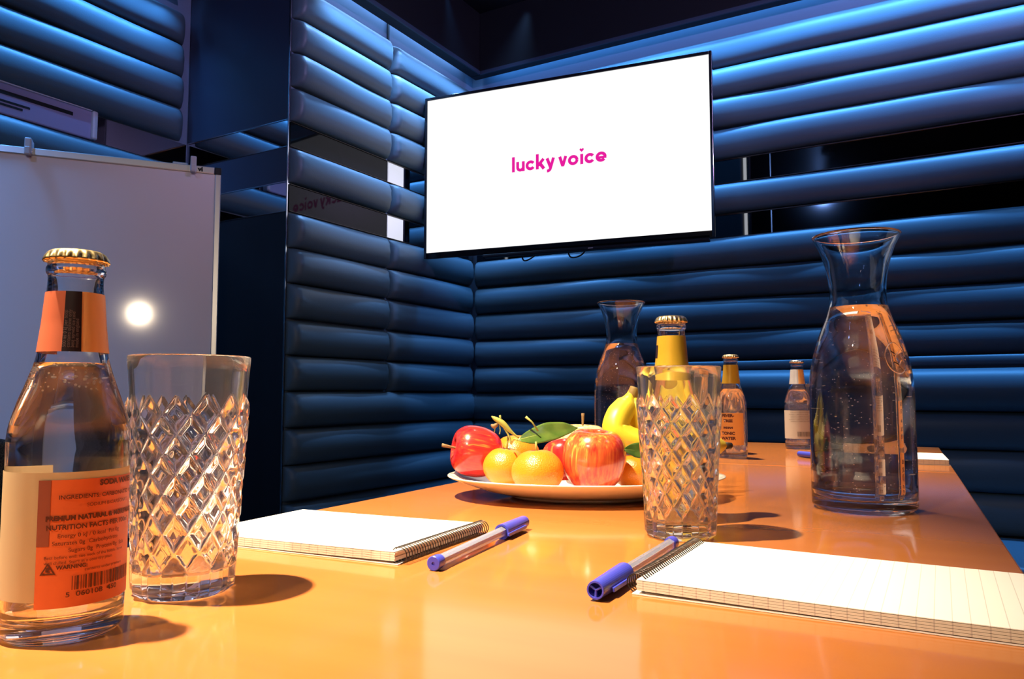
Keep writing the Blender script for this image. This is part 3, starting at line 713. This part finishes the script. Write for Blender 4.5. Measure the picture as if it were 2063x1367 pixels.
# ------------------------------------------------------------------ notepads
def notepad(label, near_sp, far_sp, far_end, top, ncoil, mt_top, lift, ht=.0085):
    """local x from spiral to far end, y across"""
    a_ = Vector((*near_sp, 0)); b_ = Vector((*far_sp, 0)); c_ = Vector((*far_end, 0))
    yv = (b_ - a_); w = yv.length; xv = (c_ - b_); l = xv.length; ang = math.atan2(xv.y, xv.x)
    flip = 1 if xv.normalized().cross(yv.normalized()).z > 0 else -1
    t = thing('notepad', label, 'notepad', (a_.x, a_.y, TZ), ang, 'spiral notepads on the table')
    def sheet(z0, z1, bend, x0=.004, x1=l, n=24):
        V = []; F = []
        for i in range(n + 1):
            s = i / n; x = x0 + (x1 - x0) * s; dz = bend * (1 - s) ** 2
            for y, z in ((0, z0), (0, z1), (w, z1), (w, z0)): V.append((x, flip * y, z + dz))
        for i in range(n):
            for k in range(4): F.append((i * 4 + k, i * 4 + (k + 1) % 4, (i + 1) * 4 + (k + 1) % 4, (i + 1) * 4 + k))
        F += [(0, 1, 2, 3), (n * 4 + 3, n * 4 + 2, n * 4 + 1, n * 4)]; return fixn(py('sheet', V, F))
    link('back_cover', sheet(0, .0007, 0, .001, l + .002), t, 'card')
    nb = 4; hb = (top - .0007 - lift - .0012) / nb
    for k in range(nb):
        link('page_block', sheet(.0012 + k * hb, .0012 + (k + 1) * hb - .00022, lift * (1 + .25 * (nb - 1 - k) / nb), .004 - .0004 * (k % 2), l - .0006 * (k % 2)), t, 'pageedge')
    link('top_sheet', sheet(top - .0006 - lift, top - .0002 - lift, lift), t, mt_top)
    cr = top * .5 + .0012; cme = None
    for k in range(ncoil):
        y = flip * (.004 + (w - .008) * k / (ncoil - 1))
        if cme is None:
            pts = [(.0035 + cr * 1.15 * math.cos(q) - .0005, .0011 * q / PI - .001, cr + cr * math.sin(q)) for q in [2 * PI * j / 14 - .3 for j in range(14)]]
            cme = fixn(tube_me(pts, .00042, 6)); cme.materials.append(M['wire'])
            for p in cme.polygons: p.use_smooth = True
        link('coil', cme, t, None, (0, y, 0))
    return t
notepad('blank white spiral notepad beside the left cut tumbler', (-.335, .420), (-.348, .550), (-.543, .533), .0090, 36, 'paper', .001)
notepad('ruled spiral notepad lying at the right front edge of the table', (-.171, .4295), (-.180, .5625), (.0257, .5665), .0090, 36, 'ruledpaper', .0012)
notepad('distant notepad behind the large carafe', (-.150, 1.440), (-.160, 1.600), (-.030, 1.610), .0090, 24, 'paper', .0)

# ------------------------------------------------------------------ ballpoint pens
def pen(label, tail, tip, side=-1, capped=True):
    a_, b_ = Vector((*tail, TZ + .0048)), Vector((*tip, TZ + .0062)); d = b_ - a_; Lp = d.length
    t = thing('ballpoint_pen', label, 'pen', a_, 0, 'blue ballpoint pens'); t.rotation_euler = (0, math.atan2(-(b_.z - a_.z), Vector((d.x, d.y)).length), math.atan2(d.y, d.x))
    def lx(nm, prof, mt, n=24):
        me = fixn(lathe_me(prof, n))
        for v in me.vertices: v.co = Vector((v.co.z, v.co.y, v.co.x))
        return link(nm, fixn(me), t, mt, smooth=(n == 23))
    bl = Lp - .048
    lx('barrel', [(0, .004), (.0044, .004), (.0044, bl + .006), (.0034, bl + .010), (0, bl + .010)], 'penclear', 6 if capped else 24)
    lx('ink_tube', [(0, .012), (.0014, .012), (.0014, bl + .004), (0, bl + .004)], 'ink', 12)
    lx('end_plug', [(0, .0008), (.0012, .0008), (.0012, 0), (.0044, 0), (.0049, .0005), (.0049, .006), (.0046, .009), (0, .009)], 'penblue', 32)
    lx('cap', [(0, Lp - .010), (.0040, Lp - .010), (.0041, Lp), (.0051, Lp), (.0053, Lp - .001), (.0060, bl + .012), (.0062, bl), (.0062, bl - .003), (.0048, bl - .003), (0, bl + .002)], 'penblue', 36)
    for k in range(3):
        q = 2 * PI * k / 3 + .5; link('cap_rib', fixn(tube_me([(Lp - .0012, 0, 0), (Lp - .0012, .0041 * math.cos(q), .0041 * math.sin(q))], .0007, 6)), t, 'penblue')
    link('cap_clip', box_me(bl - .004, Lp - .012, *((.0058, .0074) if side > 0 else (-.0074, -.0058)), -.0030, -.0002, .0005), t, 'penblue')
    return t
pen('blue-capped pen lying against the spiral of the left notepad', (-.305, .418), (-.331, .586))
pr = pen('blue-capped pen lying against the spiral of the right notepad, cap nearest', (-.192, .569), (-.182, .404), 1)
pen('distant blue pen beside the far notepad', (-.170, 1.44), (-.262, 1.50))

# ------------------------------------------------------------------ oval plate with fruit
CR = Vector((.8631, .5051, 0)); CF = Vector((-.5051, .8631, 0))    # plate axes
PC = Vector((-.374, .806, 0)); PA = math.atan2(CR.y, CR.x)
pprof = [(0, .0035), (.45, .0035), (.60, .004), (.75, .0095), (.90, .0175), (.985, .0225), (1.0, .0238), (.998, .0252), (.975, .0246), (.90, .0200), (.75, .0125), (.62, .0075), (.50, .0065), (0, .0065)]
plm = lathe_me([(r, z) for r, z in pprof], 128)
for v in plm.vertices: v.co.x *= .158; v.co.y *= .112
pl = link('serving_plate', fixn(plm), None, 'porcelain', (PC.x, PC.y, TZ - .0), (0, 0, PA), True); pl['label'] = 'shallow cream oval plate holding the fruit'; pl['category'] = 'plate'
foot = lathe_me([(.48, 0), (.53, 0), (.56, .0036), (.46, .0036)], 96)
for v in foot.vertices: v.co.x *= .158; v.co.y *= .112
link('foot_ring', fixn(foot), pl, 'porcelain', smooth=True)
def rnd_lathe(prof, n=48, wob=.015, seed=0, lobes=0):
    rr = random.Random(seed); p1, p2 = rr.uniform(0, 6), rr.uniform(0, 6)
    return fixn(lathe_me(prof, n, lambda th, i, r, z: r * (1 + wob * math.cos(2 * th + p1) + wob * .6 * math.cos(3 * th + p2) + lobes * math.cos(5 * th) * (1 if z < 0 else .3))))
APP = [(0, .55), (.10, .60), (.22, .80), (.42, .93), (.70, .86), (.93, .56), (1.0, .18), (.97, -.22), (.84, -.60), (.62, -.86), (.42, -.95), (.25, -.90), (.12, -.80), (0, -.76)]
def apple(label, c, r, mt, rot=(0, 0, 0), stem=True, seed=0, h=1., stemlen=.5, cat='apple'):
    t = thing('apple', label, 'apple', c, rot=rot, group='apples on the plate')
    link('skin', rnd_lathe([(q.x * r, q.y * r * h) for q in spline([(a_, b_, 0) for a_, b_ in APP], 4)], 48, .02, seed, .012), t, mt, smooth=True)
    if stem: tube('stem', spline([(0, 0, r * .5), (r * .04, 0, r * .85), (r * .10, r * .03, r * (.95 + stemlen))], 4), lambda u: .0012 + .0010 * u ** 3, 'stem', t)
    return t
def up_to(v): return Vector(v).normalized().to_track_quat('Z', 'Y').to_euler()
MAN = [(0, .74), (.10, .76), (.30, .80), (.62, .68), (.90, .36), (1.0, 0), (.92, -.36), (.66, -.68), (.32, -.82), (.10, -.80), (0, -.78)]
def mandarin(label, c, r, h=1., rot=(0, 0, 0), seed=0, stemh=.012):
    t = thing('mandarin', label, 'mandarin', c, rot=rot, group='mandarins on the plate')
    link('peel', rnd_lathe([(q.x * r, q.y * r * h) for q in spline([(a_, b_, 0) for a_, b_ in MAN], 4)], 48, .012, seed), t, 'mandarin', smooth=True)
    if stemh: tube('stem', [(0, 0, r * .70 * h), (.0006, 0, r * .78 * h + stemh)], .0011, 'greenstem', t)
    lathe('calyx', [(0, .0012), (.0026, .0008), (.0032, 0), (0, 0)], 'bract', t, 10, lambda th, i, r_, z: r_ * (1 + .25 * math.cos(5 * th)), (0, 0, r * .745 * h))
    return t
apple('glossy red apple on its side at the left end of the plate, stem pointing left', (-.4910, .7570, .8000), .0300, 'apple_red', up_to(-CR * 1 + Vector((0, 0, .18)) - CF * .25), True, 1, 1.0, .45)
apple('large orange-red striped apple front and centre of the plate', (-.3445, .7659, .7962), .0345, 'apple_mix', up_to((.10, -.05, 1)), False, 2, .96)
apple('pale yellow apple with an upright stem at the back of the plate', (-.4056, .8634, .8000), .0330, 'apple_yel', up_to((.03, 0, 1)), True, 3, .93, .35)
apple('small dark red apple half hidden between a mandarin and the striped apple', (-.4006, .8026, .7910), .0235, 'apple_red', up_to((-.3, .2, 1)), False, 4)
mandarin('mandarin touching the red apple, left of the two front mandarins', (-.4485, .7513, .7850), .0255, .98, up_to((.1, 0, 1)), 5, .016)
mandarin('mandarin at the plate front between its neighbour and the striped apple', (-.3955, .7302, .7840), .0285, .98, up_to((-.05, 0, 1)), 6, .010)
mandarin('mandarin right of the striped apple, partly behind the cut tumbler', (-.3222, .8252, .7789), .0240, .95, up_to((.1, 0, 1)), 7, 0)
mandarin('mandarin at the back with a branching green stem', (-.4653, .8052, .7945), .0290, .95, up_to((0, 0, 1)), 8, 0)
# leafy twigs
def P(px, py_, Z):       # turns a measured direction and a distance into a point on the plate
    f = 1540.; p_ = math.radians(4.067); d = Vector((px - 1031.5, py_ - 683.5, 0)) / f
    Fh = CF; F_ = Fh * math.cos(p_) + Vector((0, 0, math.sin(p_))); U_ = Vector((0, 0, math.cos(p_))) - Fh * math.sin(p_)
    r_ = F_ + CR * d.x - U_ * d.y; k = Z / r_.dot(Fh); return Vector((0, 0, .867)) + r_ * k
def leaf(label, base, tip, wid, side, droop=.0, name='leaf', parent=None, cup=.15):
    a_, b_ = Vector(base), Vector(tip); d = b_ - a_; Ln = d.length; s_ = Vector(side).normalized(); nn = d.normalized().cross(s_)
    V = []; F = []; n = 18; mw = 4
    def pt(u, w): 
        ww = wid * math.sin(PI * u ** .85) ** .8 * w; return a_ + d * u + s_ * ww + nn * (cup * abs(w) * wid * math.sin(PI * u) + droop * math.sin(PI * u) + .0006 * math.sin(u * 19) * abs(w))
    for i in range(n + 1):
        u = .001 + .998 * i / n
        for j in range(-mw, mw + 1): V.append(tuple(pt(u, j / mw)))
    m = 2 * mw + 1
    for i in range(n):
        for j in range(m - 1): F.append((i * m + j, i * m + j + 1, (i + 1) * m + j + 1, (i + 1) * m + j))
    me = py('leaf', V, F); c = sum((Vector(v) for v in V), Vector()) / len(V)
    for v in me.vertices: v.co -= c
    o = link(name, me, parent, 'leaf', tuple(c), smooth=True); sol = o.modifiers.new('s', 'SOLIDIFY'); sol.thickness = .0005
    vn = [pt(.001 + .998 * i / n, 0) - c - nn * .0001 for i in range(n + 1)]
    link('midrib', fixn(tube_me(vn, lambda u: .0008 - .0005 * u, 6)), o, 'vein', smooth=True)
    if label: o['label'] = label; o['category'] = 'leaf'; o['group'] = 'citrus leaves on the fruit'
    return o
lf = leaf('broad dark green citrus leaf lying across the mandarins', P(1043, 886, .83), P(1164, 862, .88), .0135, Vector((0, 0, 1)) + CF * .9, .003)
tube('petiole', spline([(P(1043, 886, .83) - lf.location), (P(1036, 884, .835) - lf.location), (P(1030, 894, .86) - lf.location)], 4), .0009, 'greenstem', lf)
lf2 = leaf('narrow green citrus leaf under the bananas at the tumbler edge', P(1256, 905, .82), P(1330, 915, .86), .0095, Vector((0, 0, 1)) + CF * .5, .002)
tw = thing('citrus_twig', 'curled green citrus twig standing up behind the left mandarins', 'twig', tuple(P(1028, 880, .87)))
o0 = Vector(tw.location)
def tl_(pts, Z=.87): return spline([P(x, y, Z) - o0 for x, y in pts], 5)
tube('twig_stem', tl_([(1030, 893), (1024, 875), (1012, 855), (1007, 836)]), .0012, 'greenstem', tw)
tube('bract', tl_([(1046, 882), (1028, 868), (1012, 852), (996, 842), (990, 838)]), lambda u: .0008 + .0026 * math.sin(PI * min(1, u * .97 + .02)) ** 2 , 'bract', tw, 8)
tube('bract', tl_([(1005, 850), (996, 858), (989, 855)]), lambda u: .0008 + .0018 * math.sin(PI * u), 'stem', tw)
tube('tendril', tl_([(998, 856), (997, 864), (996, 870)]), .0006, 'greenstem', tw)
tube('tendril', tl_([(1006, 856), (1008, 866), (1006, 874)]), .0006, 'greenstem', tw)
tw2 = thing('citrus_twig', 'thin straight green stem poking up behind the broad leaf', 'twig', tuple(P(1080, 862, .84))); o0 = Vector(tw2.location)
tube('twig_stem', [P(1084, 868, .84) - o0, P(1072, 850, .84) - o0, P(1059, 839, .84) - o0], lambda u: .0009 + .0006 * (u > .95), 'greenstem', tw2)
# bananas
bn = thing('banana_bunch', 'bunch of yellow bananas standing at the right of the plate', 'bananas', tuple(P(1273, 800, .90))); o0 = Vector(bn.location)
def brad(R_):
    def f(u):
        if u < .16: return .0042 + (R_ - .0042) * (u / .16) ** 1.6 * .75
        if u < .3: return .0042 + (R_ - .0042) * (.75 + .25 * (u - .16) / .14)
        if u > .86: return R_ * max(.25, 1 - ((u - .86) / .14) ** 1.5 * .75)
        return R_
    return f
def banana(pts, R_):
    q = spline([P(x, y, Z) - o0 for x, y, Z in pts], 6)
    b_ = tube('banana', q, brad(R_), 'banana', bn, 15, True)
    t_ = (q[-1] - q[-2]).normalized(); me = fixn(tube_me([q[-1] - t_ * .002, q[-1] + t_ * .004, q[-1] + t_ * .008], lambda u: .0046 - .0012 * u, 10)); link('banana_tip', me, b_, 'bananatip', smooth=True)
banana([(1272, 790, .90), (1262, 815, .895), (1244, 842, .885), (1240, 866, .88), (1268, 886, .88), (1320, 897, .885), (1370, 896, .89)], .0148)
banana([(1275, 790, .905), (1280, 818, .90), (1290, 850, .90), (1318, 874, .90), (1368, 890, .905), (1420, 897, .91), (1462, 897, .92)], .0140)
banana([(1279, 790, .91), (1292, 815, .92), (1312, 838, .93), (1345, 858, .94), (1390, 868, .95), (1425, 866, .955)], .0138)
tube('crown', spline([P(1268, 806, .905) - o0, P(1274, 794, .90) - o0, P(1279, 780, .90) - o0], 4), lambda u: .0075 - .002 * u, 'crownbrown', bn, 10)
